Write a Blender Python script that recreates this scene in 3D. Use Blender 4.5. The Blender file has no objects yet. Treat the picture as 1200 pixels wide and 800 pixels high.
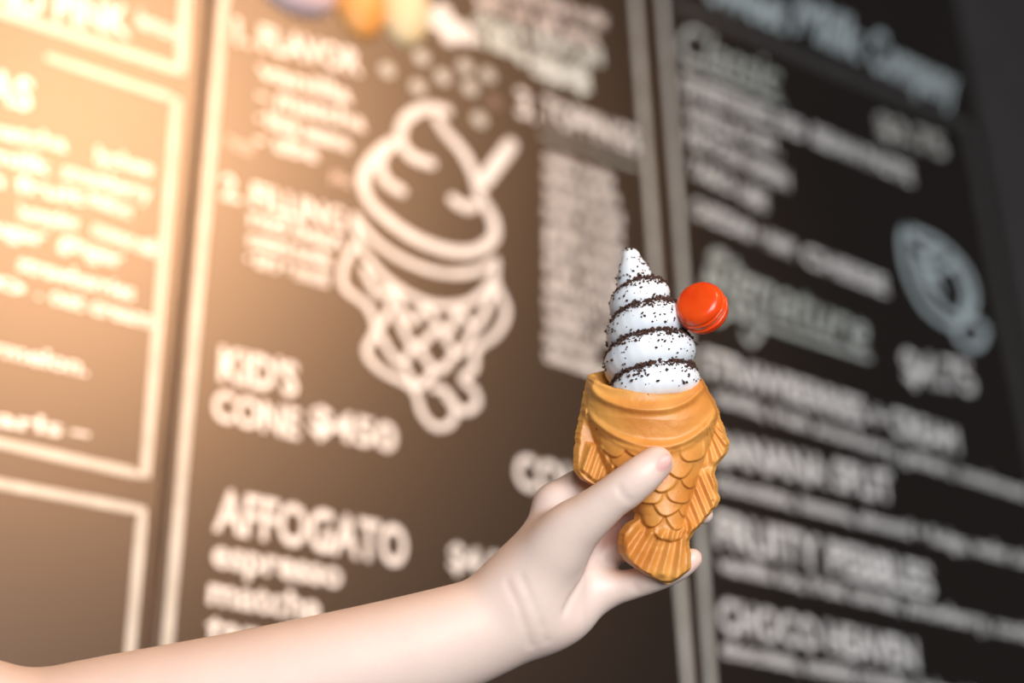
import bpy, bmesh, math, random
import numpy as np
from mathutils import Vector, Matrix

# ------------------------------------------------------------------ camera
F, CX, CY = 1778.0, 600.0, 400.0            # focal length and centre for a 1200x800 frame
D0 = 0.85                                   # distance of the hand-held snack
HV, VV = (3673.0, 1259.0), (526.0, -3014.0) # vanishing points of the board's two directions
S = D0 / F                                  # metres per pixel at the snack

def nrm(v):
    v = np.array(v, float); return v / np.linalg.norm(v)
ez = nrm((VV[0]-CX, CY-VV[1], -F))
ex = nrm((HV[0]-CX, CY-HV[1], -F)); ex = nrm(ex - ez*np.dot(ex, ez))
ey = np.cross(ez, ex)
R = np.array([ex, ey, ez])                  # camera coordinates -> world
CAM = np.array([0.0, 0.0, 1.45])

scene = bpy.context.scene
col = scene.collection
cam_d = bpy.data.cameras.new('camera'); cam = bpy.data.objects.new('camera', cam_d); col.objects.link(cam)
cam_d.sensor_width = 36.0; cam_d.lens = 36.0*F/1200.0
cam.matrix_world = Matrix.Translation(CAM) @ Matrix(R.tolist()).to_4x4()
cam_d.dof.use_dof = True; cam_d.dof.focus_distance = D0 - 0.012
cam_d.dof.aperture_fstop = 2.8
cam_d.dof.aperture_blades = 0
cam_d.clip_start = 0.02
scene.camera = cam

def ray(px, py):
    return R @ np.array([(px-CX)/F, (CY-py)/F, -1.0])
# board plane y = YB: its lower left is about 1.4 m from the camera
YB = 1.38*ray(150, 650)[1]
def B(px, py, dy=0.0):
    """point of the board plane seen at a pixel"""
    d = ray(px, py); t = (YB+dy)/d[1]
    return CAM + d*t
def hero(P):
    """(x, y, toward viewer) in snack pixels -> world metres"""
    P = np.asarray(P, float)
    c = np.stack([(P[..., 0]-CX)*S, (CY-P[..., 1])*S, -D0+P[..., 2]*S], -1)
    return c @ R.T + CAM

# ------------------------------------------------------------------ light
scene.view_settings.view_transform = 'Standard'
scene.view_settings.look = 'None'
scene.view_settings.gamma = 1.0
scene.view_settings.use_curve_mapping = False
scene.view_settings.exposure = 0.0

w = bpy.data.worlds.new('room_light'); scene.world = w; w.use_nodes = True
w.node_tree.nodes['Background'].inputs[0].default_value = (0.94, 0.97, 1.0, 1)
w.node_tree.nodes['Background'].inputs[1].default_value = 0.06

def look(o, target):
    d = Vector(target) - o.location
    o.rotation_euler = d.to_track_quat('-Z', 'Y').to_euler()
def area(name, loc, target, sx, sy, power, color):
    l = bpy.data.lights.new(name, 'AREA'); l.shape = 'RECTANGLE'; l.size = sx; l.size_y = sy
    l.energy = power; l.color = color
    o = bpy.data.objects.new(name, l); col.objects.link(o); o.location = loc; look(o, target); return o
HC = hero((740, 520, 0))
# the shop window behind the photographer
area('shop_window_light', (-0.45, -2.25, 1.6), tuple(HC), 2.0, 1.4, 128, (0.97, 0.985, 1.0))
# added spot lamp whose sheen on the satin board imitates a warm lens flare
gp = B(55, 165); gd = nrm(gp-CAM); gr = gd*np.array([1, -1, 1])
sl = bpy.data.lights.new('added_flare_spot', 'SPOT'); so = bpy.data.objects.new('added_flare_spot', sl); col.objects.link(so)
so.location = (gp + gr*5.0).tolist(); look(so, B(50, 210).tolist())
sl.energy = 2500; sl.color = (1.0, 0.62, 0.35); sl.spot_size = math.radians(16); sl.spot_blend = 1.0; sl.shadow_soft_size = 0.6

# ------------------------------------------------------------------ helpers
def material(name, color, rough=0.5, **kw):
    m = bpy.data.materials.new(name); m.use_nodes = True
    b = m.node_tree.nodes['Principled BSDF']
    b.inputs['Base Color'].default_value = (*color, 1); b.inputs['Roughness'].default_value = rough
    for k, v in kw.items():
        b.inputs[k].default_value = v
    return m
def nodes(m):
    nt = m.node_tree; return nt, nt.nodes['Principled BSDF']
def noise_mix(m, c1, c2, scale, detail=4, lo=0.35, hi=0.65, bump=0.0, bscale=None, bdist=0.001):
    nt, b = nodes(m)
    tc = nt.nodes.new('ShaderNodeTexCoord')
    n = nt.nodes.new('ShaderNodeTexNoise'); n.inputs['Scale'].default_value = scale; n.inputs['Detail'].default_value = detail
    nt.links.new(tc.outputs['Object'], n.inputs['Vector'])
    r = nt.nodes.new('ShaderNodeValToRGB'); r.color_ramp.elements[0].position = lo; r.color_ramp.elements[1].position = hi
    r.color_ramp.elements[0].color = (*c1, 1); r.color_ramp.elements[1].color = (*c2, 1)
    nt.links.new(n.outputs['Fac'], r.inputs['Fac']); nt.links.new(r.outputs['Color'], b.inputs['Base Color'])
    if bump:
        n2 = nt.nodes.new('ShaderNodeTexNoise'); n2.inputs['Scale'].default_value = bscale or scale*4; n2.inputs['Detail'].default_value = 6
        nt.links.new(tc.outputs['Object'], n2.inputs['Vector'])
        bp = nt.nodes.new('ShaderNodeBump'); bp.inputs['Strength'].default_value = bump; bp.inputs['Distance'].default_value = bdist
        nt.links.new(n2.outputs['Fac'], bp.inputs['Height']); nt.links.new(bp.outputs['Normal'], b.inputs['Normal'])
    return r

def mesh_obj(name, verts, faces, mat, parent=None, loc=None, smooth=True):
    """verts are world positions; the object's origin is put at loc"""
    verts = np.asarray(verts, float)
    if loc is None:
        loc = parent_loc(parent) if parent else verts.mean(0)
    me = bpy.data.meshes.new(name)
    me.from_pydata((verts-np.asarray(loc)).tolist(), [], [list(map(int, f)) for f in faces])
    me.validate(); me.update()
    if smooth:
        me.polygons.foreach_set('use_smooth', [True]*len(me.polygons))
    me.materials.append(mat)
    o = bpy.data.objects.new(name, me); col.objects.link(o)
    if parent:
        o.parent = parent; o.location = np.asarray(loc)-parent_loc(parent)
    else:
        o.location = loc
    return o
def outward(o):
    bm = bmesh.new(); bm.from_mesh(o.data); bmesh.ops.recalc_face_normals(bm, faces=bm.faces); bm.to_mesh(o.data); bm.free(); return o
def parent_loc(p):
    l = np.array(p.location)
    while p.parent:
        p = p.parent; l = l+np.array(p.location)
    return l
def tag(o, label=None, cat=None, group=None, kind=None):
    if label: o['label'] = label
    if cat: o['category'] = cat
    if group: o['group'] = group
    if kind: o['kind'] = kind
    return o
def empty(name, loc):
    o = bpy.data.objects.new(name, None); o.empty_display_size = 0.05; col.objects.link(o); o.location = loc; return o

# -------- implicit surfaces: smooth unions of round cones, meshed by surface nets
class Field:
    def __init__(self, lo, hi, h):
        self.lo = np.array(lo, float); self.h = h
        self.n = np.ceil((np.array(hi, float)-self.lo)/h).astype(int)+1
        self.ax = [self.lo[i]+h*np.arange(self.n[i]) for i in range(3)]
        self.D = np.full(self.n, 1e3, np.float32)
    def box(self, lo, hi):
        i0 = np.clip(np.floor((np.array(lo)-self.lo)/self.h).astype(int), 0, self.n)
        i1 = np.clip(np.ceil((np.array(hi)-self.lo)/self.h).astype(int)+1, 0, self.n)
        sl = tuple(slice(a, b) for a, b in zip(i0, i1))
        g = np.meshgrid(*[self.ax[i][sl[i]].astype(np.float32) for i in range(3)], indexing='ij')
        return sl, g
    @staticmethod
    def cone(g, a, b, ra, rb):
        a = np.array(a, np.float32); b = np.array(b, np.float32); ab = b-a
        L2 = float(ab@ab)+1e-9
        t = ((g[0]-a[0])*ab[0]+(g[1]-a[1])*ab[1]+(g[2]-a[2])*ab[2])/L2
        t = np.clip(t, 0, 1)
        d = np.sqrt((g[0]-a[0]-t*ab[0])**2+(g[1]-a[1]-t*ab[1])**2+(g[2]-a[2]-t*ab[2])**2)
        return d-(ra+(rb-ra)*t)
    @staticmethod
    def ellipsoid(g, c, r, M=None):
        p = [g[i]-c[i] for i in range(3)]
        if M is not None:
            p = [M[i][0]*p[0]+M[i][1]*p[1]+M[i][2]*p[2] for i in range(3)]
        k = np.sqrt(sum((p[i]/r[i])**2 for i in range(3)))
        k2 = np.sqrt(sum((p[i]/r[i]**2)**2 for i in range(3)))+1e-6
        return k*(k-1)/k2
    @staticmethod
    def smin(d1, d2, k):
        if k <= 0: return np.minimum(d1, d2)
        h = np.maximum(k-np.abs(d1-d2), 0)/k
        return np.minimum(d1, d2)-h*h*k*0.25
    def add(self, a, b, ra, rb, k):
        m = max(ra, rb)+k+6
        sl, g = self.box(np.minimum(a, b)-m, np.maximum(a, b)+m)
        self.D[sl] = self.smin(self.D[sl], self.cone(g, a, b, ra, rb), k)
    def blob(self, c, r, k, M=None):
        m = max(r)+k+6
        sl, g = self.box(np.array(c)-m, np.array(c)+m)
        self.D[sl] = self.smin(self.D[sl], self.ellipsoid(g, c, r, M), k)
    def chain(self, pts, k, kin=6):
        """a limb of its own (blended inside with kin), then joined to the rest with k"""
        P = np.array([p[:3] for p in pts], float); rr = [p[3] for p in pts]
        m = max(rr)+k+8
        sl, g = self.box(P.min(0)-m, P.max(0)+m)
        X = np.column_stack([P, rr]); out = []
        for i in range(len(X)-1):                        # smooth spline through joints and radii
            p0 = X[max(i-1, 0)]; p1 = X[i]; p2 = X[i+1]; p3 = X[min(i+2, len(X)-1)]
            ns = max(3, int(np.linalg.norm(p2[:3]-p1[:3])/6))
            for t in np.linspace(0, 1, ns+1)[:-1]:
                out.append(0.5*((2*p1)+(-p0+p2)*t+(2*p0-5*p1+4*p2-p3)*t*t+(-p0+3*p1-3*p2+p3)*t**3))
        out.append(X[-1]); d = np.full(g[0].shape, 1e3, np.float32)
        for q0, q1 in zip(out[:-1], out[1:]):
            mm = max(q0[3], q1[3])+k+10
            lo = np.minimum(q0[:3], q1[:3])-mm; hi = np.maximum(q0[:3], q1[:3])+mm
            o0 = np.array([x.flat[0] for x in g])
            j0 = np.clip(((lo-o0)/self.h).astype(int), 0, d.shape); j1 = np.clip(((hi-o0)/self.h).astype(int)+2, 0, d.shape)
            w_ = tuple(slice(p, q) for p, q in zip(j0, j1))
            d[w_] = np.minimum(d[w_], self.cone([x[w_] for x in g], q0[:3], q1[:3], q0[3], q1[3]))
        self.D[sl] = self.smin(self.D[sl], d, k)
    def groove(self, pts, r, k):
        """press a soft crease along a polyline"""
        P = np.array(pts, float)
        m = r+k+6
        sl, g = self.box(P.min(0)-m, P.max(0)+m)
        d = None
        for i in range(len(P)-1):
            c = self.cone(g, P[i], P[i+1], r, r)
            d = c if d is None else np.minimum(d, c)
        self.D[sl] = -self.smin(-self.D[sl], d, k)
    def mesh(self):
        D = self.D; neg = D < 0
        c = [slice(None, -1), slice(1, None)]
        allc = np.ones(np.array(D.shape)-1, bool); anyc = np.zeros_like(allc)
        for i in (0, 1):
            for j in (0, 1):
                for k in (0, 1):
                    q = neg[c[i], c[j], c[k]]; allc &= q; anyc |= q
        act = anyc & ~allc
        idx = np.argwhere(act)
        vid = np.full(act.shape, -1, np.int64); vid[act] = np.arange(len(idx))
        acc = np.zeros((len(idx), 3)); cnt = np.zeros(len(idx))
        corners = [(i, j, k) for i in (0, 1) for j in (0, 1) for k in (0, 1)]
        val = {q: D[idx[:, 0]+q[0], idx[:, 1]+q[1], idx[:, 2]+q[2]] for q in corners}
        for q in corners:
            for a in range(3):
                if q[a] == 0:
                    r = list(q); r[a] = 1; r = tuple(r)
                    v0, v1 = val[q], val[r]; x = (v0 < 0) != (v1 < 0)
                    t = np.where(x, v0/np.where(np.abs(v0-v1) < 1e-9, 1, v0-v1), 0)
                    p = np.tile(np.array(q, float), (len(idx), 1)); p[:, a] = t
                    acc[x] += p[x]; cnt[x] += 1
        V = self.lo+self.h*(idx+acc/np.maximum(cnt, 1)[:, None])
        Q = []
        for a in range(3):
            b1, b2 = (a+1) % 3, (a+2) % 3
            s0 = [slice(None)]*3; s1 = [slice(None)]*3; s0[a] = slice(None, -1); s1[a] = slice(1, None)
            x = neg[tuple(s0)] != neg[tuple(s1)]
            e = np.argwhere(x)
            ok = (e[:, b1] > 0) & (e[:, b2] > 0) & (e[:, b1] < D.shape[b1]-1) & (e[:, b2] < D.shape[b2]-1)
            e = e[ok]
            def vv(o1, o2):
                f = e.copy(); f[:, b1] -= o1; f[:, b2] -= o2
                return vid[f[:, 0], f[:, 1], f[:, 2]]
            q = np.stack([vv(1, 1), vv(0, 1), vv(0, 0), vv(1, 0)], 1)
            flip = ~neg[tuple(e.T)]
            q[flip] = q[flip][:, ::-1]
            Q.append(q)
        return V, np.concatenate(Q)[:, ::-1]            # screen y runs down: keep faces outward

def relax(V, Q, it):
    """even out small ridges of a meshed surface"""
    E = np.concatenate([Q[:, [i, (i+1) % 4]] for i in range(4)])
    V = V.copy(); n = len(V)
    deg = np.bincount(E[:, 0], minlength=n)+np.bincount(E[:, 1], minlength=n)
    for _ in range(it):
        A = np.stack([np.bincount(E[:, 0], V[E[:, 1], k], n)+np.bincount(E[:, 1], V[E[:, 0], k], n) for k in range(3)], 1)
        V += 0.5*(A/np.maximum(deg, 1)[:, None]-V)
    return V

# ------------------------------------------------------------------ materials
BOARD_IOR, BOARD_ROUGH = 1.8, 0.42
BOARD_TINT = (1.0, 0.84, 0.74, 1)            # brownish varnish over the black
m_board = material('chalkboard_black', (0.006, 0.005, 0.005), BOARD_ROUGH, IOR=BOARD_IOR, **{'Specular Tint': BOARD_TINT})
noise_mix(m_board, (0.0040, 0.0022, 0.0020), (0.0065, 0.0042, 0.0038), 3.0, 5)
def chalk(name, c):
    m = material(name, c, BOARD_ROUGH, IOR=BOARD_IOR, **{'Specular Tint': BOARD_TINT})
    noise_mix(m, tuple(x*0.86 for x in c), tuple(min(1, x*1.06) for x in c), 40, 3)
    return m
m_white = chalk('chalk_white', (0.93, 0.89, 0.87))
m_line = chalk('chalk_line_paint', (0.56, 0.55, 0.51))
m_pale = chalk('chalk_pale_green', (0.55, 0.58, 0.54))
m_pinkw = chalk('chalk_pinkish_white', (0.92, 0.80, 0.76))
m_mint = chalk('chalk_mint_white', (0.88, 0.93, 0.88))
m_blue = chalk('chalk_pale_blue', (0.52, 0.60, 0.62))
m_dim = chalk('chalk_smudged_grey', (0.05, 0.046, 0.046))
m_dotdim = chalk('chalk_rubbed_brown', (0.16, 0.10, 0.08))
m_pink = chalk('chalk_pink', (0.72, 0.56, 0.50))
m_wall = material('wall_paint_charcoal', (0.045, 0.036, 0.036), 0.7)
noise_mix(m_wall, (0.040, 0.033, 0.034), (0.050, 0.042, 0.043), 6, 5, bump=0.1, bscale=180)
m_trim = material('seam_brown', (0.05, 0.025, 0.012), 0.5, IOR=1.6, **{'Specular Tint': BOARD_TINT})
noise_mix(m_trim, (0.035, 0.017, 0.009), (0.06, 0.03, 0.016), 15)

# ------------------------------------------------------------------ wall and boards
def boxmesh(x0, x1, y0, y1, z0, z1):
    v = [(x, y, z) for x in (x0, x1) for y in (y0, y1) for z in (z0, z1)]
    f = [(0, 1, 3, 2), (4, 6, 7, 5), (0, 4, 5, 1), (2, 3, 7, 6), (0, 2, 6, 4), (1, 5, 7, 3)]
    return v, f
def bevel(o, wdt, seg=2):
    md = o.modifiers.new('bevel', 'BEVEL'); md.width = wdt; md.segments = seg
Z0, Z1 = B(600, 1000)[2], B(500, -330)[2]
XL = B(-420, 400)[0]
XS1 = 0.5*(B(240, 0)[0]+B(183, 760)[0])
XS2 = 0.5*(B(760, 100)[0]+B(812, 760)[0])
XR = 0.5*(B(1131, 60)[0]+B(1172, 250)[0])
TH = 0.014
v, f = boxmesh(XL-0.6, XR+1.8, YB+TH+0.004, YB+TH+0.1, Z0-1.2, Z1+0.8)
wall = tag(mesh_obj('wall_back', v, f, m_wall, smooth=False), kind='structure')
tag(wall, label='dark charcoal wall behind the menu boards')

def board(label, x0, x1):
    root = empty('menu_board', ((x0+x1)/2, YB+TH, Z0))
    tag(root, label, 'menu board', 'black menu boards on the wall')
    v, f = boxmesh(x0, x1, YB, YB+TH, Z0, Z1)
    p = mesh_obj('panel', v, f, m_board, root, smooth=False); bevel(p, 0.0025)
    return root
G = 0.003
for k_, xs_ in enumerate((XS1, XS2)):
    v, f = boxmesh(xs_-0.0028, xs_+0.0028, YB+0.001, YB+TH, Z0, Z1)
    t_ = mesh_obj('trim_%d' % (k_+1), v, f, m_trim, smooth=False)
    tag(t_, 'thin brown strip covering the joint between menu boards', kind='structure')
b_left = board('black menu board with white boxed text columns, washed by the added warm light', XL, XS1-G)
b_mid = board('black menu board with a large chalk drawing of a soft serve fish cone', XS1+G, XS2-G)
b_right = board('black menu board with script headings and a small chalk fish, beside the bare wall', XS2+G, XR)

_H = None
def glyphs(s, offset=0.0, space=1.0):
    cu = bpy.data.curves.new('lettering_tmp', 'FONT'); cu.body = s; cu.offset = offset; cu.space_character = space
    cu.resolution_u = 3
    o = bpy.data.objects.new('lettering_tmp', cu); col.objects.link(o)
    dg = bpy.context.evaluated_depsgraph_get(); ev = o.evaluated_get(dg); me = ev.to_mesh()
    n = len(me.vertices); a = np.zeros(n*3); me.vertices.foreach_get('co', a); V = a.reshape(-1, 3)
    Fc = [tuple(p.vertices) for p in me.polygons]
    ev.to_mesh_clear(); bpy.data.objects.remove(o); bpy.data.curves.remove(cu)
    return V.copy(), Fc
HCAP = 0.69
PAINT = 0.0006
def text(b, s, p0, p1, cap, mat=None, bold=0.02, shear=0.0, name='lettering'):
    """one line of lettering from baseline pixel p0 to p1 with cap height in pixels at p0"""
    V, Fc = glyphs(s, bold)
    A, E = B(*p0), B(*p1); u = E-A; L = np.linalg.norm(u); u /= L
    hgt = np.linalg.norm(B(p0[0], p0[1]-cap)-A)
    x = V[:, 0]-V[:, 0].min(); x = x/x.max()*L; y = V[:, 1]/HCAP*hgt
    x = x+shear*y
    up = np.array([-u[2], 0, u[0]])
    P = A+np.outer(x, u)+np.outer(y, up); P[:, 1] = YB-PAINT
    return mesh_obj(name, P, Fc, mat or m_white, b, smooth=False)
def stroke_mesh(pts, wpx, jitter=0.0, smooth=True, rnd=random.Random(3)):
    """a hand-painted stroke on the board through pixels, wpx wide, round ends"""
    P = [B(*p) for p in pts]
    X = np.array([[p[0], p[2]] for p in P])
    mid = pts[len(pts)//2]
    wd = wpx*np.linalg.norm(B(mid[0]+1, mid[1])-B(mid[0], mid[1]+0))*0.5
    wd = 0.5*wpx*np.linalg.norm(B(mid[0], mid[1]+1)-B(mid[0], mid[1]))
    if smooth and len(X) > 2:
        out = []
        n = len(X)
        for i in range(n-1):
            p0 = X[max(i-1, 0)]; p1 = X[i]; p2 = X[i+1]; p3 = X[min(i+2, n-1)]
            for t in np.linspace(0, 1, 9)[:-1]:
                out.append(0.5*((2*p1)+(-p0+p2)*t+(2*p0-5*p1+4*p2-p3)*t*t+(-p0+3*p1-3*p2+p3)*t**3))
        out.append(X[-1]); X = np.array(out)
    else:
        out = [X[0]]
        for i in range(len(X)-1):
            for t in np.linspace(0, 1, 11)[1:]: out.append(X[i]*(1-t)+X[i+1]*t)
        X = np.array(out)
    T = np.gradient(X, axis=0); T /= np.linalg.norm(T, axis=1)[:, None]+1e-12
    # round ends
    cap = np.array([0.98, 0.87, 0.7, 0.5, 0.0]); wcap = np.sqrt(1-cap**2)
    wcap[0] = max(wcap[0], 0.15)
    Xs = np.concatenate([X[0]-np.outer(cap, T[0])*wd, X, (X[-1]+np.outer(cap[::-1], T[-1])*wd)])
    Ts = np.concatenate([np.tile(T[0], (5, 1)), T, np.tile(T[-1], (5, 1))])
    ws = np.concatenate([wcap, np.array([1+jitter*rnd.uniform(-1, 1) for _ in X]), wcap[::-1]])*wd
    N = np.stack([-Ts[:, 1], Ts[:, 0]], 1)
    V = []; Fc = []
    for i in range(len(Xs)):
        l = Xs[i]+N[i]*ws[i]; r = Xs[i]-N[i]*ws[i]
        V += [(l[0], YB, l[1]), (l[0], YB-PAINT, l[1]), (r[0], YB-PAINT, r[1]), (r[0], YB, r[1])]
        if i:
            a = 4*(i-1); c = 4*i
            Fc += [(a, a+1, c+1, c), (a+1, a+2, c+2, c+1), (a+2, a+3, c+3, c+2)]
    return V, Fc
def strokes(b, name, lines, wpx, mat, smooth=True, jitter=0.05):
    V = []; Fc = []
    for k, ln in enumerate(lines):
        wk = wpx
        if isinstance(ln, tuple): ln, wk = ln
        v, f = stroke_mesh(ln, wk, jitter, smooth)
        v = [(x, y-0.00008*(k % 7), z) for x, y, z in v]
        o = len(V); V += v; Fc += [tuple(i+o for i in q) for q in f]
    return mesh_obj(name, V, Fc, mat, b, smooth=False)
def dot(b, name, x, y, rpx, mat):
    c = B(x, y); r = rpx*np.linalg.norm(B(x, y+1)-c)
    n = 20
    V = [(c[0]+r*q*math.cos(2*math.pi*i/n), YB-PAINT*(1.2 if q < 1 else 0.2), c[2]+r*q*math.sin(2*math.pi*i/n)) for q in (1.0, 0.85) for i in range(n)]
    V.append((c[0], YB-PAINT*1.25, c[2]))
    Fc = [(i, (i+1) % n, n+(i+1) % n, n+i) for i in range(n)]+[(n+i, n+(i+1) % n, 2*n) for i in range(n)]
    return mesh_obj(name, V, Fc, mat, b, smooth=False)

# --- left board
strokes(b_left, 'chalk_border', [[(-420, -130), (0, 14), (212, 83), (219, -40)]], 11, m_line, smooth=False)
strokes(b_left, 'chalk_border', [[(58, 68), (207, 117), (170, 557), (0, 519), (-420, 425)]], 11, m_line, smooth=False)
strokes(b_left, 'chalk_border', [[(-420, 480), (0, 567), (167, 598), (150, 790), (144, 900)]], 11, m_line, smooth=False)
text(b_left, 'AND PINK', (-42, -3), (152, 44), 36, bold=0.03)
text(b_left, 'lemon', (160, 30), (206, 48), 20)
text(b_left, 'TEAS', (-72, 100), (36, 130), 36, bold=0.03)
ll = [('mango - matcha', -150, 130, 78, 178), ('lychee', 112, 190, 178, 207),
      ('coffee milk', -140, 158, 60, 206), ('strawberry', 72, 208, 176, 236),
      ('passion fruit', -140, 190, 98, 240), ('melon', 102, 238, 152, 256),
      ('honeydew', 22, 256, 92, 270), ('coconut milk', 106, 274, 184, 302),
      ('brown sugar', -130, 244, 52, 288), ('ginger', 68, 288, 142, 314),
      ('strawberries', 20, 316, 156, 352),
      ('sago', -100, 306, 28, 346), ('.', 42, 348, 48, 350), ('oat cream', 58, 354, 176, 384),
      ('watermelon.', -90, 398, 102, 440), ('pearls', -60, 489, 72, 511), ('-', 82, 512, 104, 516)]
for s, x0, y0, x1, y1 in ll:
    text(b_left, s, (x0, y0), (x1, y1), 19, bold=0.025)
# --- centre board
strokes(b_mid, 'chalk_border', [[(276, -160), (262, 0), (246, 190), (228, 390), (208, 620), (190, 820), (180, 940)]], 11, m_line, smooth=False)
strokes(b_mid, 'chalk_border', [[(732, -160), (744, 0), (763, 250), (780, 480), (798, 700), (812, 880)]], 9, m_line, smooth=False)
text(b_mid, '1. FLAVOR', (276, 50), (424, 88), 28, bold=0.035)
for s, a in (('vanilla', (301, 90, 412, 122)), ('- matcha', (301, 118, 428, 154)), ('- black sesame', (300, 144, 410, 178)), ('- ube', (299, 170, 372, 190))):
    text(b_mid, s, a[:2], a[2:], 20, bold=0.03)
text(b_mid, 'TWIST', (264, 172), (298, 184), 13, m_pink)
text(b_mid, 'plus', (388, 210), (412, 220), 13, m_pink)
text(b_mid, '2. FILLING', (259, 231), (404, 272), 27, bold=0.03)
for s, a in (('red bean', (292, 263, 402, 293)), ('custard nutella', (290, 287, 388, 314)), ('- taro + mochi', (288, 308, 384, 336))):
    text(b_mid, s, a[:2], a[2:], 19, bold=0.03)
text(b_mid, "KID'S", (256, 444), (348, 464), 38, bold=0.03)
text(b_mid, 'CONE', (248, 490), (350, 514), 34, bold=0.03)
text(b_mid, '$450', (362, 506), (464, 530), 32, bold=0.03)
text(b_mid, 'AFFOGATO', (250, 620), (476, 664), 48, bold=0.028)
text(b_mid, 'espresso', (248, 662), (400, 688), 32, bold=0.03)
text(b_mid, 'matcha', (243, 706), (376, 728), 32, bold=0.03)
text(b_mid, 'taro', (240, 750), (330, 766), 34, bold=0.03)
text(b_mid, 'COLD', (604, 570), (704, 592), 38, bold=0.03)
text(b_mid, 'DRINKS', (708, 592), (790, 610), 38, bold=0.03)
text(b_mid, '$4.00', (526, 666), (606, 682), 30, bold=0.03)
for s, a, m in (('all cones are made to order', (556, -16, 712, 34), m_pinkw), ('with our soft serve', (556, 6, 700, 56), m_pinkw),
                ('choose a flavor and', (556, 30, 706, 76), m_mint), ('a filling, then add', (560, 52, 690, 94), m_mint), ('toppings', (622, 86, 692, 108), m_mint)):
    text(b_mid, s, a[:2], a[2:], 19, m, bold=0.035)
text(b_mid, '3.', (606, 134), (630, 142), 30, bold=0.03)
text(b_mid, 'TOPPINGS', (637, 142), (748, 180), 28, bold=0.03)
strokes(b_mid, 'chalk_underline', [[(634, 158), (748, 197)]], 2.6, m_pale, smooth=False)
tops = ['cookie crumbs', 'rainbow sprinkle', 'toasted coconut', 'mini mochi', 'graham cracker', 'fresh strawberry', 'fruit cereal', 'almond', 'macaron +1', 'wafer roll', 'condensed milk', 'chocolate']
ends = [718, 724, 730, 728, 736, 740, 728, 730, 716, 722, 700, 712]
for i, s in enumerate(tops):
    y = 190+21*i; sl_ = 0.36-0.004*i
    text(b_mid, s, (638, y), (ends[i], y+(ends[i]-638)*sl_), 16.5, bold=0.035)
for i, (x, y) in enumerate([(454, 82), (494, 67), (490, 102), (519, 90), (545, 78), (551, 103), (572, 88), (562, 140)]):
    dot(b_mid, 'chalk_dot', x, y, 8.3, m_line)
dot(b_mid, 'chalk_dot', 580, 120, 8, m_dotdim)
def zz(l): return [(370+x/1.86, 100+y/1.86) for x, y in l]
swirl = [zz(l) for l in (
    [(285, 55), (240, 50), (195, 75), (185, 120), (210, 155), (250, 170)],
    [(265, 75), (285, 105), (320, 145), (345, 195), (358, 240), (385, 290), (388, 330), (350, 360), (290, 360), (220, 335), (160, 295), (115, 250), (103, 200), (120, 165), (150, 135)],
    [(165, 125), (140, 160), (150, 205), (185, 230)],
    [(300, 250), (325, 266), (345, 262)])]
swirl.append((zz([(425, 130), (395, 170), (365, 210)]), 15))
strokes(b_mid, 'swirl_drawing', swirl, 12, m_white)
fishd = [zz(l) for l in (
    [(85, 285), (130, 340), (200, 385), (280, 410), (350, 405), (392, 382)],
    [(92, 345), (140, 410), (200, 455), (270, 480), (340, 470), (385, 425), (392, 390)],
    [(85, 290), (90, 340), (62, 390), (62, 440), (110, 480), (130, 530), (110, 580), (140, 620), (210, 660), (232, 715), (262, 745), (295, 735), (302, 700), (280, 665), (255, 660)],
    [(392, 390), (392, 430), (415, 490), (395, 540), (350, 575), (345, 615), (320, 640), (345, 665), (350, 695), (320, 710), (285, 680)],
    [(105, 400), (135, 455), (168, 440)], [(168, 440), (205, 515), (240, 480)], [(240, 480), (283, 540), (312, 485)], [(312, 485), (350, 525), (387, 450)],
    [(112, 478), (140, 522), (172, 460)], [(180, 505), (215, 570), (262, 530)], [(275, 540), (312, 584), (345, 528)],
    [(133, 535), (182, 606), (212, 565)], [(222, 572), (266, 622), (306, 580)], [(192, 612), (222, 656), (260, 618)])]
strokes(b_mid, 'fish_drawing', fishd, 8, m_white)
# white shape painted beside the ornaments
strokes(b_mid, 'painted_cloud', [([(506, 20), (520, 28), (545, 40)], 24), ([(520, 14), (526, 44)], 18)], 22, m_white)

# --- right board
strokes(b_right, 'chalk_border', [[(764, -140), (776, 0), (796, 260), (812, 480), (826, 700), (840, 900)]], 9, m_line, smooth=False)
strokes(b_right, 'smudged_border', [[(794, 6), (960, 75), (1134, 148), (1168, 330), (1206, 520), (1262, 800)]], 15, m_dim, smooth=False)
text(b_right, 'Sweet', (828, 0), (920, 38), 44, m_blue, shear=0.3, bold=0.03)
text(b_right, 'Milk', (930, 36), (1010, 72), 46, m_blue, shear=0.3, bold=0.03)
text(b_right, 'Company', (1018, 78), (1120, 124), 46, m_blue, shear=0.25, bold=0.03)
text(b_right, 'Classic', (792, 66), (910, 112), 42, m_pale, shear=0.3, bold=0.01)
strokes(b_right, 'chalk_underline', [[(800, 76), (915, 122)]], 4, m_pale, smooth=False)
for s, a in (('SWEETENED RED', (800, 108, 944, 164)), ('BEAN PASTE', (954, 168, 1070, 216)),
             ('VANILLA CUST.', (803, 140, 914, 184)), ('MATCHA GREEN', (805, 168, 924, 222)),
             ('TARO UBE', (808, 204, 898, 248)), ('CHEDDAR + HAM', (811, 252, 930, 302)), ('CHEESE', (942, 308, 1040, 346))):
    text(b_right, s, a[:2], a[2:], 20, bold=0.03)
text(b_right, '$3.75', (1030, 158), (1110, 186), 24, m_line, bold=0.03)
text(b_right, 'Signature', (822, 334), (1014, 412), 50, m_pale, shear=0.25, bold=0.01)
strokes(b_right, 'chalk_underline', [[(836, 360), (930, 392), (1018, 420)]], 6, m_pale)
strokes(b_right, 'script_flourish', [[(868, 318), (846, 304), (830, 318), (842, 338), (858, 356), (842, 376), (824, 368)], [(888, 352), (892, 385), (880, 402), (872, 390)]], 6, m_pale)
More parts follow.
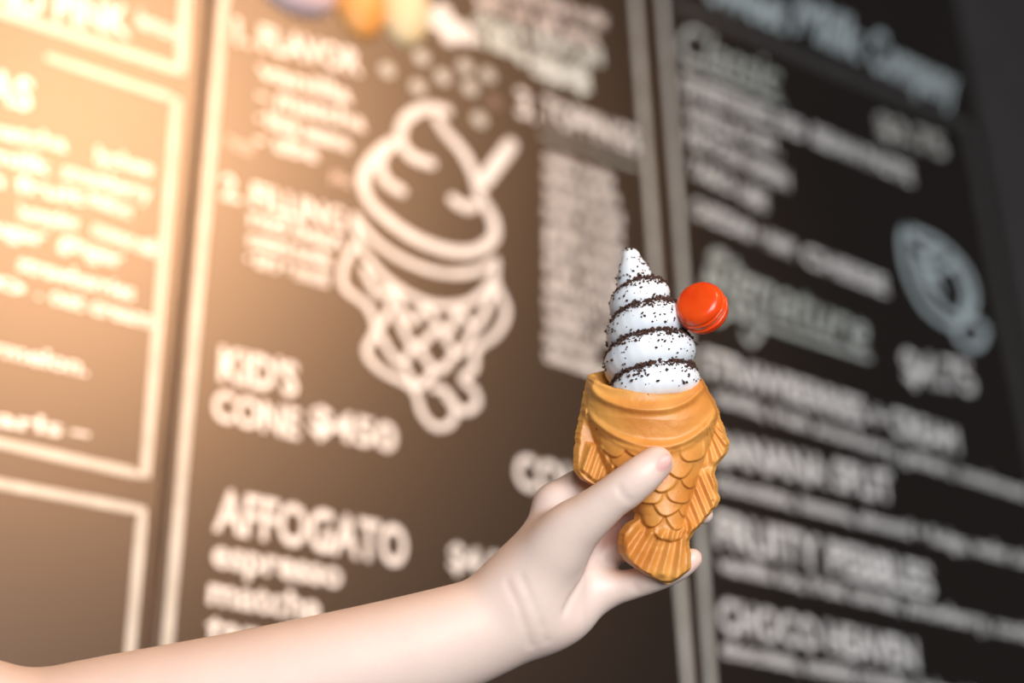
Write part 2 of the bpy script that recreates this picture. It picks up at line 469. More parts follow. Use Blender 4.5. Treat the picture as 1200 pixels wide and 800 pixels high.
text(b_right, '$4.75', (1062, 446), (1144, 462), 34, bold=0.02)
for s, a, c in (('STRAWBERRIES + CREAM', (824, 438, 1124, 532), 30), ('BANANA SPLIT', (838, 540, 1048, 588), 34),
                ('FRUITY PEBBLES', (840, 638, 1094, 700), 38), ('CHOCO HEAVEN', (844, 738, 1076, 786), 36)):
    text(b_right, s, a[:2], a[2:], c, bold=0.03)
for s, a, c in (('vanilla, fresh strawberry, graham, condensed milk drizzle', (836, 470, 1290, 612), 17),
                ('chocolate, banana, almond + fudge, wafer stick, sprinkles', (838, 572, 1290, 684), 18),
                ('vanilla ice, fruit cereal, strawberry, condensed milk', (842, 668, 1290, 768), 19),
                ('chocolate, cookie crumbs, fudge + brownie', (846, 768, 1200, 838), 20)):
    text(b_right, s, a[:2], a[2:], c, bold=0.025)
def z3(l): return [(800+x/3, 240+y/3) for x, y in l]
strokes(b_right, 'chalk_fish', [z3(l) for l in (
    [(785, 80), (900, 130), (990, 220), (1025, 320), (1000, 400), (940, 425), (850, 360), (790, 240), (772, 130), (785, 80), (800, 100)],
    [(950, 200), (995, 300), (985, 385)], [(825, 180), (850, 270), (905, 350), (960, 392)], [(820, 190), (880, 240), (945, 205)], [(800, 105), (850, 150), (900, 160)],
    [(985, 400), (1060, 430), (1040, 495), (985, 490), (950, 425)], [(850, 190), (905, 170)], [(845, 240), (905, 300)])], 7.5, m_blue)

# ornaments mounted high on the centre board
def ornament(name, label, lobes):
    root = None
    for nm, x, y, rx, ry, dep, mat in lobes:
        c = B(x, y); s = np.linalg.norm(B(x, y+1)-c)
        nu, nv = 28, 9
        V = []; Fc = []
        for j in range(nv):
            a = 0.5*math.pi*j/(nv-1)
            for i in range(nu):
                t = 2*math.pi*i/nu
                V.append((c[0]+rx*s*math.cos(t)*math.cos(a), YB-dep*math.sin(a), c[2]+ry*s*math.sin(t)*math.cos(a)))
        for j in range(nv-1):
            for i in range(nu):
                Fc.append((j*nu+i, j*nu+(i+1) % nu, (j+1)*nu+(i+1) % nu, (j+1)*nu+i))
        if root is None:
            root = empty(name, (c[0], YB, c[2])); tag(root, label, 'ornament')
        mesh_obj(nm, V, Fc, mat, root)
m_orn_p = material('ornament_pink', (0.75, 0.5, 0.5), 0.25)
noise_mix(m_orn_p, (0.82, 0.58, 0.6), (0.88, 0.68, 0.68), 25)
m_orn_o = material('ornament_orange', (0.8, 0.36, 0.08), 0.5); noise_mix(m_orn_o, (0.78, 0.33, 0.07), (0.85, 0.42, 0.12), 20)
m_orn_c = material('ornament_cream', (0.85, 0.65, 0.35), 0.5); noise_mix(m_orn_c, (0.82, 0.6, 0.3), (0.88, 0.72, 0.45), 20)
ornament('ornament', 'round pink glossy ornament on the board above the numbered flavor list', [('dome', 346, -18, 42, 34, 0.03, m_orn_p)])
ornament('ornament', 'ornament of an orange and a cream lobe above the chalk swirl', [('lobe', 423, 0, 26, 46, 0.022, m_orn_o), ('lobe', 474, 8, 26, 46, 0.022, m_orn_c)])

# ------------------------------------------------------------------ fish-shaped cone
m_cone = material('baked_waffle_batter', (0.72, 0.36, 0.12), 0.42, **{'Subsurface Weight': 0.12, 'Subsurface Scale': 0.004})
m_cone.node_tree.nodes['Principled BSDF'].inputs['Subsurface Radius'].default_value = (1.0, 0.45, 0.15)
def cone_material():
    nt, b = nodes(m_cone)
    tc = nt.nodes.new('ShaderNodeTexCoord')
    n = nt.nodes.new('ShaderNodeTexNoise'); n.inputs['Scale'].default_value = 28; n.inputs['Detail'].default_value = 5
    r = nt.nodes.new('ShaderNodeValToRGB')
    r.color_ramp.elements[0].position = 0.32; r.color_ramp.elements[1].position = 0.68
    r.color_ramp.elements[0].color = (0.58, 0.195, 0.030, 1); r.color_ramp.elements[1].color = (0.79, 0.385, 0.095, 1)
    nt.links.new(tc.outputs['Object'], n.inputs['Vector']); nt.links.new(n.outputs['Fac'], r.inputs['Fac'])
    # small baking pores
    vo = nt.nodes.new('ShaderNodeTexVoronoi'); vo.inputs['Scale'].default_value = 210; vo.inputs['Randomness'].default_value = 1
    nt.links.new(tc.outputs['Object'], vo.inputs['Vector'])
    n3 = nt.nodes.new('ShaderNodeTexNoise'); n3.inputs['Scale'].default_value = 90
    nt.links.new(tc.outputs['Object'], n3.inputs['Vector'])
    gt = nt.nodes.new('ShaderNodeMath'); gt.operation = 'GREATER_THAN'; gt.inputs[1].default_value = 0.66
    nt.links.new(n3.outputs['Fac'], gt.inputs[0])
    lt = nt.nodes.new('ShaderNodeMapRange'); lt.inputs['From Min'].default_value = 0.12; lt.inputs['From Max'].default_value = 0.26
    lt.inputs['To Min'].default_value = 1; lt.inputs['To Max'].default_value = 0
    nt.links.new(vo.outputs['Distance'], lt.inputs['Value'])
    mu = nt.nodes.new('ShaderNodeMath'); mu.operation = 'MULTIPLY'
    nt.links.new(gt.outputs[0], mu.inputs[0]); nt.links.new(lt.outputs[0], mu.inputs[1])
    mx = nt.nodes.new('ShaderNodeMix'); mx.data_type = 'RGBA'; mx.inputs[7].default_value = (0.22, 0.06, 0.012, 1)
    nt.links.new(mu.outputs[0], mx.inputs[0]); nt.links.new(r.outputs['Color'], mx.inputs[6])
    nt.links.new(mx.outputs[2], b.inputs['Base Color'])
    n2 = nt.nodes.new('ShaderNodeTexNoise'); n2.inputs['Scale'].default_value = 350; n2.inputs['Detail'].default_value = 5
    nt.links.new(tc.outputs['Object'], n2.inputs['Vector'])
    su = nt.nodes.new('ShaderNodeMath'); su.operation = 'SUBTRACT'
    nt.links.new(n2.outputs['Fac'], su.inputs[0]); nt.links.new(mu.outputs[0], su.inputs[1])
    bp = nt.nodes.new('ShaderNodeBump'); bp.inputs['Strength'].default_value = 0.35; bp.inputs['Distance'].default_value = 0.0008
    nt.links.new(su.outputs[0], bp.inputs['Height']); nt.links.new(bp.outputs['Normal'], b.inputs['Normal'])
cone_material()

def prof(pts):
    a = np.array(pts, float); return lambda y: np.interp(y, a[:, 0], a[:, 1])
xl = prof([(440, 689), (450, 687), (470, 682), (490, 678), (510, 674), (530, 672), (545, 671), (555, 674), (562, 683), (567, 692), (572, 705), (580, 722), (590, 736), (600, 743), (606, 741), (612, 731), (622, 724), (632, 722.5), (644, 724), (654, 731), (662, 742), (670, 757), (676, 770), (679.5, 779)])
xr = prof([(440, 822), (450, 829), (460, 834), (475, 841), (490, 846), (505, 851), (518, 855), (527, 854), (535, 849), (542, 842), (548, 838), (556, 837), (566, 840), (576, 841), (584, 842.5), (592, 838), (602, 829), (612, 820), (622, 811), (630, 806), (636, 805), (645, 807), (655, 808), (664, 805), (671, 796), (676, 788), (679.5, 781)])
bl = prof([(440, 689), (470, 686), (490, 688), (510, 693), (530, 700), (550, 708), (565, 716), (580, 730), (600, 747), (615, 750), (640, 735), (679, 760)])
br = prof([(440, 822), (460, 833), (475, 839), (490, 841), (505, 838), (530, 828), (550, 820), (570, 813), (590, 806), (605, 801), (620, 798), (640, 800), (679, 790)])
HD = prof([(430, 50), (480, 54), (520, 47), (560, 37), (590, 27), (612, 20), (625, 14), (650, 8), (680, 4)])
FL = prof([(430, 9), (600, 8), (615, 10), (640, 12), (680, 9)])
lipf = prof([(689, 442), (700, 450), (714, 455), (740, 458), (770, 461.5), (795, 461), (810, 452), (822, 440)])
def sstep(a, b, x):
    t = np.clip((x-a)/(b-a), 0, 1); return t*t*(3-2*t)
def polydist(x, y, pts):
    d = np.full(np.shape(x), 1e9)
    for (x0, y0), (x1, y1) in zip(pts[:-1], pts[1:]):
        dx, dy = x1-x0, y1-y0
        t = np.clip(((x-x0)*dx+(y-y0)*dy)/(dx*dx+dy*dy), 0, 1)
        d = np.minimum(d, np.hypot(x-x0-t*dx, y-y0-t*dy))
    return d
def inpoly(x, y, poly):
    r = np.zeros(np.shape(x), bool); n = len(poly)
    for i in range(n):
        (x0, y0), (x1, y1) = poly[i], poly[(i+1) % n]
        c = ((y0 > y) != (y1 > y)) & (x < (x1-x0)*(y-y0)/((y1-y0) if y1 != y0 else 1e-9)+x0)
        r ^= c
    return r
def catm(pts, n=8):
    X = np.array(pts, float); out = []
    for i in range(len(X)-1):
        p0 = X[max(i-1, 0)]; p1 = X[i]; p2 = X[i+1]; p3 = X[min(i+2, len(X)-1)]
        for t in np.linspace(0, 1, n+1)[:-1]:
            out.append(0.5*((2*p1)+(-p0+p2)*t+(2*p0-5*p1+4*p2-p3)*t*t+(-p0+3*p1-3*p2+p3)*t**3))
    out.append(X[-1]); return [tuple(p) for p in out]
ridge1 = catm([(688, 449), (700, 463), (720, 472), (745, 477), (775, 476.5), (800, 469), (818, 456), (828, 446)], 4)
ridge2 = catm([(682, 472), (691, 488), (705, 500), (725, 511), (750, 518), (780, 519), (805, 511), (825, 497), (838, 482), (846, 468)], 4)
scales = [(717, 520, 13, 13), (742, 520, 13, 12), (767, 529, 13, 13), (808, 527, 15, 12), (729, 536, 14, 13), (755, 545, 14, 13), (792, 544, 15, 12.5),
          (741, 556, 14, 13), (772, 560, 15, 12.5), (809, 557, 15, 12.5), (757, 575, 14, 12), (794, 574, 15, 13), (778, 587, 15, 13), (760, 601, 12, 12), (803, 592, 11, 11), (791, 604, 13, 12), (781, 618, 16, 12)]
fin_l = [(686, 516), (704, 519), (721, 545), (716, 557), (697, 566), (676, 549)]
def ribs(q): return 0.5+0.5*np.cos(2*np.pi*q)
def relief(x, y):
    h = np.zeros_like(x)
    body = sstep(516, 524, y+0.0022*(x-765)**2)
    sc = np.zeros_like(x)
    for cx, cy, rx, ry in sorted(scales, key=lambda q: -q[1]):     # upper scales overlap the lower ones
        wob = 0.05*np.sin(np.arctan2(y-cy, x-cx)*3+cx)
        d = np.sqrt(((x-cx)/(rx+2.5))**2+((y-cy+3)/(ry+3))**2)+wob
        m = 1-sstep(0.86, 1.04, d)
        sc = sc*(1-m)+m*(0.6+7.0*np.clip((y-cy+ry)/(2*ry), 0, 1)**1.3)
    inb = sstep(bl(y)-2, bl(y)+5, x)*(1-sstep(br(y)-7, br(y)+1, x))
    h += sc*inb*body*(1-sstep(624, 634, y))
    # two raised lips and the band between
    d1 = polydist(x, y, ridge1); h += 7.5*np.exp(-(d1/5.0)**2)
    d2 = polydist(x, y, ridge2); h += 7.0*np.exp(-(d2/4.6)**2)
    d3 = polydist(x, y-7.5, ridge2); h += 1.6*np.exp(-(d3/2.6)**2)
    # left fin
    inf = inpoly(x, y, fin_l); df = polydist(x, y, fin_l+fin_l[:1])
    m = np.where(inf, sstep(0, 5, df), 0)
    q = ((x-690)*0.94+(y-530)*0.34)/9.6
    h += m*(3.5+4.0*ribs(q))
    # right upper fin: fan
    m = sstep(818, 826, x)*sstep(492, 504, y-0.3*(x-835))*(1-sstep(536, 545, y+0.25*(x-840)))
    ang = np.arctan2(x-822, y-484)
    h += m*(1.0+4.2*ribs(ang*4.6))
    # right lower fin: slanted ribs
    m = sstep(0, 5, x-br(y)+5)*sstep(546, 556, y)*(1-sstep(612, 622, y))
    q = ((x-820)*0.93-(y-585)*0.37)/10.6
    h += m*(1.0+4.2*ribs(q))
    # tail fan
    m = sstep(612, 624, y+0.18*np.abs(x-772))*sstep(0, 7, x-xl(y)-3)*sstep(0, 7, xr(y)-x-3)*(1-sstep(664, 674, y-0.25*(x-770)*(x > 770)+0.0*(x)))
    ang = np.arctan2(x-806, y-540)
    h += m*(2.5+5.0*ribs(ang*7.6))
    return h
rs = np.random.RandomState(5)
def fish_cone():
    NS, NV = 150, 250
    y0 = np.concatenate([np.linspace(440, 679.5, NV)])
    s = np.linspace(-1, 1, NS)
    s = np.sign(s)*(1-(1-np.abs(s))**1.25)       # a little denser towards the edges
    jl = np.convolve(rs.randn(NV+20), np.ones(5)/5, 'same')[:NV]*1.1
    jr = np.convolve(rs.randn(NV+20), np.ones(5)/5, 'same')[:NV]*1.1
    L = xl(y0)+jl; Rr = xr(y0)+jr
    X = (L+Rr)[:, None]/2+(Rr-L)[:, None]/2*s[None, :]
    fade = np.clip(1-(y0-440)/70, 0, 1)[:, None]
    Yf = y0[:, None]+(lipf(X)-440)*fade
    Yb = y0[:, None]+(-6*(1-s[None, :]**2))*fade
    def depth(X, Y0, Y):
        e = np.minimum(X-L[:, None], Rr[:, None]-X)
        fl = FL(Y0)*np.sqrt(np.clip(e/6, 0, 1))
        c = (bl(Y0)+br(Y0))/2; hw = (br(Y0)-bl(Y0))/2
        q = (X-c)/hw
        bu = HD(Y0)*np.sqrt(np.clip(1-q*q, 0, 1))
        z = np.logaddexp(fl/3.0, bu/3.0)*3.0-3*math.log(2)*np.exp(-np.abs(fl-bu)/6)
        edge = sstep(0, 7, e)
        tip = sstep(0, 6, 679.5-Y0)
        return np.maximum(z*np.sqrt(np.clip(e/6, 0, 1))*tip + relief(X, Y)*edge*tip, 0)
    Y0g = np.broadcast_to(y0[:, None], X.shape)
    Zf = depth(X, Y0g, Yf); Zb = -depth(X, Y0g, Yb)
    lean = lambda Y: 0.20*(Y-530)
    outer = []
    for i in range(NV):
        f = np.stack([X[i], Yf[i], Zf[i]+lean(Yf[i])], 1); b = np.stack([X[i], Yb[i], Zb[i]+lean(Yb[i])], 1)
        outer.append(np.concatenate([f, b[::-1][1:-1]]))
    top = outer[0]; cen = top.mean(0)
    inner = []
    def shrink(ring, k, dy):
        c = ring.mean(0); r = ring.copy()
        d = ring-c; d[:, 1] = 0
        ln = np.linalg.norm(d, axis=1)[:, None]+1e-6
        r -= d/ln*np.minimum(k, ln*0.8); r[:, 1] += dy; return r
    inner = [shrink(top, 34, 60), shrink(top, 18, 34), shrink(top, 12, 14), shrink(top, 9.5, 3), shrink(top, 6.5, -1.5), shrink(top, 3, -1.6), shrink(top, 1, -0.6)]
    rings = inner+outer
    n = len(rings[0]); V = np.concatenate(rings)
    Fc = []
    for j in range(len(rings)-1):
        for i in range(n):
            a = j*n+i; b2 = j*n+(i+1) % n
            Fc.append((a, b2, b2+n, a+n))
    V = np.concatenate([V, rings[0].mean(0)[None], rings[-1].mean(0)[None]])
    k0 = len(V)-2
    for i in range(n):
        Fc.append((k0, (i+1) % n, i)); q = (len(rings)-1)*n
        Fc.append((k0+1, q+i, q+(i+1) % n))
    return V, Fc
V, Fc = fish_cone()
base = hero((779, 680, 0))
cone_o = outward(mesh_obj('fish_waffle_cone', hero(V), Fc, m_cone, loc=base))
tag(cone_o, 'golden brown fish-shaped waffle cone with moulded scales, gripped in the hand', 'waffle cone')

# ------------------------------------------------------------------ soft serve
TILT = math.radians(19)
def ice_pt(cx, yimg, r, phi, zc=-14):
    """point on a circle of radius r around the swirl's axis, axis leaning away at the top"""
    xx = cx+r*math.cos(phi); d = r*math.sin(phi)
    return np.array([xx, yimg-d*math.sin(TILT), zc-(450-yimg)*math.tan(TILT)*0.9+d*math.cos(TILT)])
ti = [(-0.7, 482, 766, 46, 18), (0, 456, 767, 56, 20.5), (1, 420, 763.5, 55, 22.5), (2, 383, 765, 51, 21.5), (3, 350, 758, 39.5, 18), (3.3, 342, 754, 32, 17.5), (3.7, 334, 750, 24, 17)]
ta = np.array(ti)
ice = Field((680, 270, -90), (840, 500, 80), 1.35)
ts = np.arange(-0.7, 3.7, 1/26)
pts = []
for t in ts:
    y, cx, ro, ri = [np.interp(t, ta[:, 0], ta[:, k]) for k in (1, 2, 3, 4)]
    ph = math.pi-2*math.pi*(t+0.25)
    pts.append((*ice_pt(cx, y, max(ro-ri, 0), ph), ri))
for a, b in zip(pts[:-1], pts[1:]):
    ice.add(np.array(a[:3]), np.array(b[:3]), a[3], b[3], 1.5)
for t0, t1 in ((-0.7, 0), (0, 1), (1, 2), (2, 3), (3, 3.6)):
    g = [[np.interp(t, ta[:, 0], ta[:, k]) for k in (1, 2, 3)] for t in (t0, t1)]
    ice.add(ice_pt(g[0][1], g[0][0], 0, 0), ice_pt(g[1][1], g[1][0], 0, 0), g[0][2]*0.62, g[1][2]*0.62, 2)
# drawn-out peak
ice.add(ice_pt(750, 334, 0, 0), ice_pt(747.5, 319, 0, 0), 24.5, 19.5, 3)
ice.add(ice_pt(747.5, 319, 0, 0), ice_pt(744, 298, 0, 0), 19.5, 11.5, 3)
iv, iq = ice.mesh()
iv = relax(iv, iq, 2)
m_ice = material('soft_serve_white', (0.86, 0.89, 0.94), 0.35, **{'Subsurface Weight': 0.25, 'Subsurface Scale': 0.006})
m_ice.node_tree.nodes['Principled BSDF'].inputs['Subsurface Radius'].default_value = (0.9, 0.9, 1.0)
noise_mix(m_ice, (0.80, 0.85, 0.93), (0.88, 0.91, 0.95), 35, 3, bump=0.15, bscale=160, bdist=0.0008)
ice_o = mesh_obj('soft_serve', hero(iv), iq, m_ice, loc=hero((766, 470, -14)))
tag(ice_o, 'white soft serve swirl with a tall peak standing in the fish cone', 'ice cream')

# cookie crumbs stuck to the swirl
def crumbs():
    rnd = np.random.RandomState(11)
    P = iv; q = iq
    c = P[q].mean(1)
    n = np.cross(P[q[:, 2]]-P[q[:, 0]], P[q[:, 3]]-P[q[:, 1]])
    ar = np.linalg.norm(n, axis=1)/2+1e-9; n = n/(2*ar)[:, None]
    # screen y runs down here: fix orientation so normals point outwards
    g = [np.gradient(ice.D, axis=k) for k in range(3)]
    ii = np.clip(((c-ice.lo)/ice.h).round().astype(int), 0, ice.n-1)
    gn = np.stack([gk[ii[:, 0], ii[:, 1], ii[:, 2]] for gk in g], 1); gn /= np.linalg.norm(gn, axis=1)[:, None]+1e-9
    up = np.array([0, -math.cos(TILT), -math.sin(TILT)])
    u = gn@up
    # shelter: how close the strand above comes down
    probe = c+gn*8
    pi_ = np.clip(((probe-ice.lo)/ice.h).round().astype(int), 0, ice.n-1)
    pocket = np.clip((8-ice.D[pi_[:, 0], pi_[:, 1], pi_[:, 2]])/6, 0, 1)
    wgt = 0.045+0.95*sstep(0.2, 0.85, u)+2.0*pocket*sstep(-0.6, 0.2, u)*(0.25+0.75*sstep(-0.3, 0.6, np.sin(c[:, 0]*0.085+c[:, 1]*0.06+0.6)))
    patch = 0.5+0.5*np.sin(c[:, 0]*0.21+1.3)*np.sin(c[:, 1]*0.17)*np.cos(c[:, 2]*0.13)
    wgt *= 0.45+0.9*patch
    wgt[(c[:, 1] > 459)] = 0
    wgt[u < -0.5] *= 0.3
    wgt[(c[:, 1] < 306)] *= 0.35
    pr = wgt*ar; pr /= pr.sum()
    N = 4600
    pick = rnd.choice(len(c), N, p=pr)
    V = []; Fc = []
    for k in pick:
        r = rnd.uniform(0.7, 1.7) if rnd.rand() < 0.75 else rnd.uniform(1.6, 2.5)
        r *= 1+0.35*pocket[k]
        o = len(V)
        base_ = c[k]+gn[k]*r*0.35+rnd.randn(3)*(0.5+0.9*pocket[k])
        A = np.linalg.qr(rnd.randn(3, 3))[0]
        sc = r*np.array([1.25, 0.95, 0.75])
        for d in ((1, 0, 0), (-1, 0, 0), (0, 1, 0), (0, -1, 0), (0, 0, 1), (0, 0, -1)):
            V.append(base_+A@(np.array(d)*sc*rnd.uniform(0.75, 1.2)))
        Fc += [(o+a, o+b, o+e) for a, b, e in ((0, 2, 4), (2, 1, 4), (1, 3, 4), (3, 0, 4), (2, 0, 5), (1, 2, 5), (3, 1, 5), (0, 3, 5))]
    return np.array(V), Fc
cv, cf = crumbs()
m_crumb = material('chocolate_crumb', (0.05, 0.018, 0.01), 0.75)
noise_mix(m_crumb, (0.022, 0.008, 0.005), (0.085, 0.03, 0.015), 500, 2)
cr = mesh_obj('cookie_crumbs', hero(cv), cf, m_crumb, loc=hero((766, 440, 0)), smooth=False); outward(cr)
tag(cr, 'dark chocolate cookie crumbs sprinkled over the white soft serve', 'crumbs', kind='stuff')

# ------------------------------------------------------------------ macaron
def macaron():
    ax = nrm((-0.48, -0.48, 0.73))               # screen axes: y down
    t1 = nrm(np.cross(ax, (0, 1, 0))); t2 = np.cross(ax, t1)
    c = np.array([822.5, 361.0, 2.0])
    root = empty('macaron', hero(c))
    tag(root, 'glossy red-orange macaron stuck edgewise into the soft serve', 'macaron')
    def lathe(pr, ruff=0.0, seed=0):
        rr = np.random.RandomState(seed); nu = 72; V = []; Fc = []
        nz = np.convolve(np.tile(rr.randn(nu), 3), np.ones(3)/3, 'same')[nu:2*nu]
        for j, (r, h, k) in enumerate(pr):
            for i in range(nu):
                a = 2*math.pi*i/nu
                r, h = pr[j][0]*1.07, pr[j][1]*1.1
                q = r+k*(ruff*nz[i]+ruff*0.5*math.sin(i*2.7+j*2.1))
                V.append(c+ax*h+(t1*math.cos(a)+t2*math.sin(a))*q)
        for j in range(len(pr)-1):
            for i in range(nu):
                Fc.append((j*nu+i, j*nu+(i+1) % nu, (j+1)*nu+(i+1) % nu, (j+1)*nu+i))
        return np.array(V), Fc
    m = material('macaron_shell_red', (0.75, 0.045, 0.006), 0.28, **{'Subsurface Weight': 0.1, 'Subsurface Scale': 0.003})
    noise_mix(m, (0.78, 0.05, 0.004), (0.86, 0.085, 0.008), 60, 4, bump=0.2, bscale=300, bdist=0.0006)
    mf = material('macaron_filling_cream', (0.75, 0.35, 0.22), 0.5); noise_mix(mf, (0.7, 0.28, 0.16), (0.8, 0.45, 0.3), 90)
    dome = [(0.01, 18.2, 0), (8, 18.1, 0), (15, 17.8, 0), (20, 17.1, 0), (23.2, 15.6, 0), (25.4, 13, 0), (26.6, 9.8, 0), (26.8, 7.4, .1), (26.2, 6.4, .3), (27.6, 5.8, 1), (28.2, 4.6, 1), (28.0, 3.4, 1), (26.8, 2.6, .6), (24, 2.2, 0), (0.01, 2.2, 0)]
    v, f = lathe(dome, 0.6, 1); outward(mesh_obj('shell', hero(v), f, m, root))
    v, f = lathe([(r, -h, k) for r, h, k in dome][::-1], 0.6, 2); outward(mesh_obj('shell', hero(v), f, m, root))
    v, f = lathe([(0.01, 2.6, 0), (24, 2.6, 0), (26, 1.6, 1), (26.4, 0, 1), (26, -1.6, 1), (24, -2.6, 0), (0.01, -2.6, 0)], 0.5, 3); outward(mesh_obj('filling', hero(v), f, mf, root))
macaron()

# ------------------------------------------------------------------ the arm and hand
arm = Field((-700, 490, -150), (850, 1000, 260), 2.3)
# upper arm and forearm: two bones' worth of breadth
arm.chain([(-640, 800, 190, 96), (-330, 835, 90, 92), (-70, 858, 10, 94), (14, 880, -20, 84)], 0, 20)
arm.chain([(46, 876, -22, 80), (130, 847, -20, 74), (300, 806, -14, 66), (450, 768, -10, 60), (560, 730, -6, 50), (612, 706, -4, 46)], 16, 20)
arm.chain([(60, 880, -24, 76), (200, 862, -18, 70), (360, 812, -14, 58), (500, 772, -12, 50), (580, 745, -12, 42), (628, 722, -12, 40)], 40, 20)
# palm: four metacarpals fanned out behind, heel of the hand, ball of the thumb in front
arm.chain([(606, 694, -10, 40), (636, 640, -24, 30), (652, 596, -38, 25)], 30)          # index metacarpal
arm.chain([(614, 702, -16, 40), (660, 655, -38, 28), (690, 622, -52, 24)], 30)          # middle
arm.chain([(622, 712, -18, 40), (672, 686, -36, 28), (704, 658, -46, 23)], 26)          # ring
arm.chain([(632, 724, -16, 40), (672, 712, -22, 32), (700, 696, -26, 25)], 24)          # little
arm.blob((652, 722, -8), (40, 30, 30), 22)                                             # heel below the little finger
arm.chain([(598, 708, -16, 36), (624, 678, 0, 41), (648, 645, 18, 40), (668, 617, 34, 33.5), (688, 599, 46, 28),
           (712, 578, 57, 24), (728, 566, 61, 24.2), (746, 551, 65, 22.6), (763, 537, 64, 19.5)], 30)   # ball of the thumb and thumb, over the front of the cone
# fingers behind the cone
arm.chain([(652, 596, -38, 25), (684, 574, -54, 22), (722, 558, -62, 20), (780, 550, -60, 18), (812, 553, -48, 15.5)], 12)
arm.chain([(692, 622, -50, 24), (722, 612, -54, 20), (762, 601, -46, 18), (806, 602, -36, 15), (828, 606, -30, 12)], 10)
arm.chain([(704, 656, -46, 23), (730, 646, -38, 18.5), (762, 640, -18, 16), (788, 637, -12, 13.5)], 8)
arm.chain([(700, 696, -26, 24), (736, 688, -14, 18.5), (772, 674, 2, 17), (796, 662, 8, 15.5), (810, 653, 9, 12.5)], 12)
# creases, pressed into the visible skin
def on_skin(x, y):
    i = int(round((x-arm.lo[0])/arm.h)); j = int(round((y-arm.lo[1])/arm.h))
    k = np.nonzero(arm.D[i, j] < 0)[0]
    return arm.ax[2][k[-1]] if len(k) else 0.0
def crease(pts, r, k, lift):
    c = [p for p in catm2(pts)]
    arm.groove([(x, y, on_skin(x, y)+lift) for x, y in c], r, k)
def catm2(pts, n=6):
    X = np.array(pts, float); out = []
    for i in range(len(X)-1):
        p0 = X[max(i-1, 0)]; p1 = X[i]; p2 = X[i+1]; p3 = X[min(i+2, len(X)-1)]
        for t in np.linspace(0, 1, n+1)[:-1]:
            out.append(0.5*((2*p1)+(-p0+p2)*t+(2*p0-5*p1+4*p2-p3)*t*t+(-p0+3*p1-3*p2+p3)*t**3))
    out.append(X[-1]); return out
crease([(708, 634), (698, 654), (682, 676), (668, 696), (660, 712)], 2.2, 6, 0.8)
crease([(594, 676), (606, 700), (616, 730), (622, 752)], 2, 5, 2.9)
crease([(610, 668), (622, 694), (634, 724), (640, 746)], 2, 5, 3.1)
crease([(733, 580), (724, 572), (718, 562)], 2, 5, 2.9)
crease([(746, 692), (742, 684)], 2, 5, 2.8)
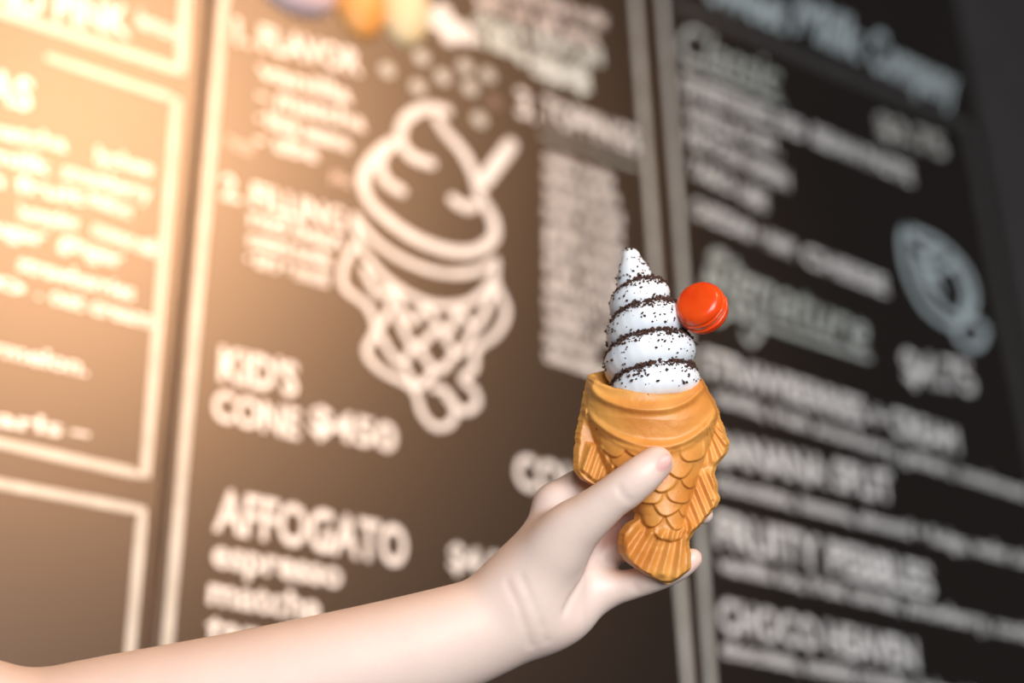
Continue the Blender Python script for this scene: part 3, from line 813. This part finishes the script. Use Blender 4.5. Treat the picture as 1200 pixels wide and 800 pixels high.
# thumb nail, seen edge-on from its side
na = nrm((0.74, -0.60, -0.12)); nn = nrm((0.30, 0.10, 0.95)); nn = nrm(nn-na*np.dot(nn, na)); nb = np.cross(na, nn)
NC = np.array([765.0, 533.5, 64.0])+nn*17.2
arm.blob(tuple(NC), (12, 8.6, 4.2), 1.5, [na, nb, nn])
av, aq = arm.mesh()
av = relax(av, aq, 9)
m_skin = material('skin', (0.80, 0.58, 0.48), 0.45, **{'Subsurface Weight': 0.15, 'Subsurface Scale': 0.006})
m_skin.node_tree.nodes['Principled BSDF'].inputs['Subsurface Radius'].default_value = (1.0, 0.4, 0.25)
def skin_nodes():
    nt, b = nodes(m_skin)
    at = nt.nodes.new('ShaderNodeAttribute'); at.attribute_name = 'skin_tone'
    tc = nt.nodes.new('ShaderNodeTexCoord')
    n = nt.nodes.new('ShaderNodeTexNoise'); n.inputs['Scale'].default_value = 45; n.inputs['Detail'].default_value = 5
    nt.links.new(tc.outputs['Object'], n.inputs['Vector'])
    mr = nt.nodes.new('ShaderNodeMapRange'); mr.inputs['To Min'].default_value = 0.94; mr.inputs['To Max'].default_value = 1.05
    nt.links.new(n.outputs['Fac'], mr.inputs['Value'])
    mx = nt.nodes.new('ShaderNodeMix'); mx.data_type = 'RGBA'; mx.blend_type = 'MULTIPLY'; mx.inputs[0].default_value = 1
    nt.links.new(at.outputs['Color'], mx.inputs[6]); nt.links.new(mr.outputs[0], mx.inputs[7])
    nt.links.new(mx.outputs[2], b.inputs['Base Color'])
    n2 = nt.nodes.new('ShaderNodeTexNoise'); n2.inputs['Scale'].default_value = 500; n2.inputs['Detail'].default_value = 4
    nt.links.new(tc.outputs['Object'], n2.inputs['Vector'])
    bp = nt.nodes.new('ShaderNodeBump'); bp.inputs['Strength'].default_value = 0.12; bp.inputs['Distance'].default_value = 0.0005
    nt.links.new(n2.outputs['Fac'], bp.inputs['Height']); nt.links.new(bp.outputs['Normal'], b.inputs['Normal'])
skin_nodes()
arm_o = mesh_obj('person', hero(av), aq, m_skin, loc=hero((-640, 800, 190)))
tag(arm_o, 'bare outstretched arm and hand holding up the fish cone', 'person')
def skin_tone():
    base_ = np.tile(np.array([0.86, 0.67, 0.585]), (len(av), 1))
    def warm(c, r, colr):
        d = np.linalg.norm((av-np.array(c))/np.array(r), axis=1); m = (1-sstep(0.35, 1.0, d))[:, None]
        base_[:] = base_*(1-m)+np.array(colr)*m
    for c in ((763, 537, 64), (823, 603, -46), (812, 652, 9), (790, 636, -34)):
        warm(c, (30, 30, 30), (0.86, 0.58, 0.50))
    warm((716, 632, -50), (34, 34, 50), (0.80, 0.46, 0.38))  # reddish shade between the fingers, put into the skin colour
    me = arm_o.data
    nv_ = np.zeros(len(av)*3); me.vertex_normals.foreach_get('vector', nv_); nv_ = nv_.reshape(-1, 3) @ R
    warm_edge = sstep(-0.2, 0.75, nv_ @ nrm((-0.35, 0.75, -0.55)))[:, None]*0.85   # warm light along the upper and far edges put into the skin colour
    base_[:] = base_*(1-warm_edge)+np.array((0.85, 0.55, 0.40))*warm_edge
    d = av-NC
    k = np.sqrt((d@na/12.5)**2+(d@nb/9.0)**2); up = d@nn
    m = ((1-sstep(0.8, 1.0, k))*(up > -3.5))[:, None]
    base_[:] = base_*(1-m)+np.array((0.86, 0.50, 0.45))*m
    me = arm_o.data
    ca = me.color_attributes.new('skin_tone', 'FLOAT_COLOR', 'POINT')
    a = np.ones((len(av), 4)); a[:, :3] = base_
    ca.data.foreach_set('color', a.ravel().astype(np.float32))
skin_tone()
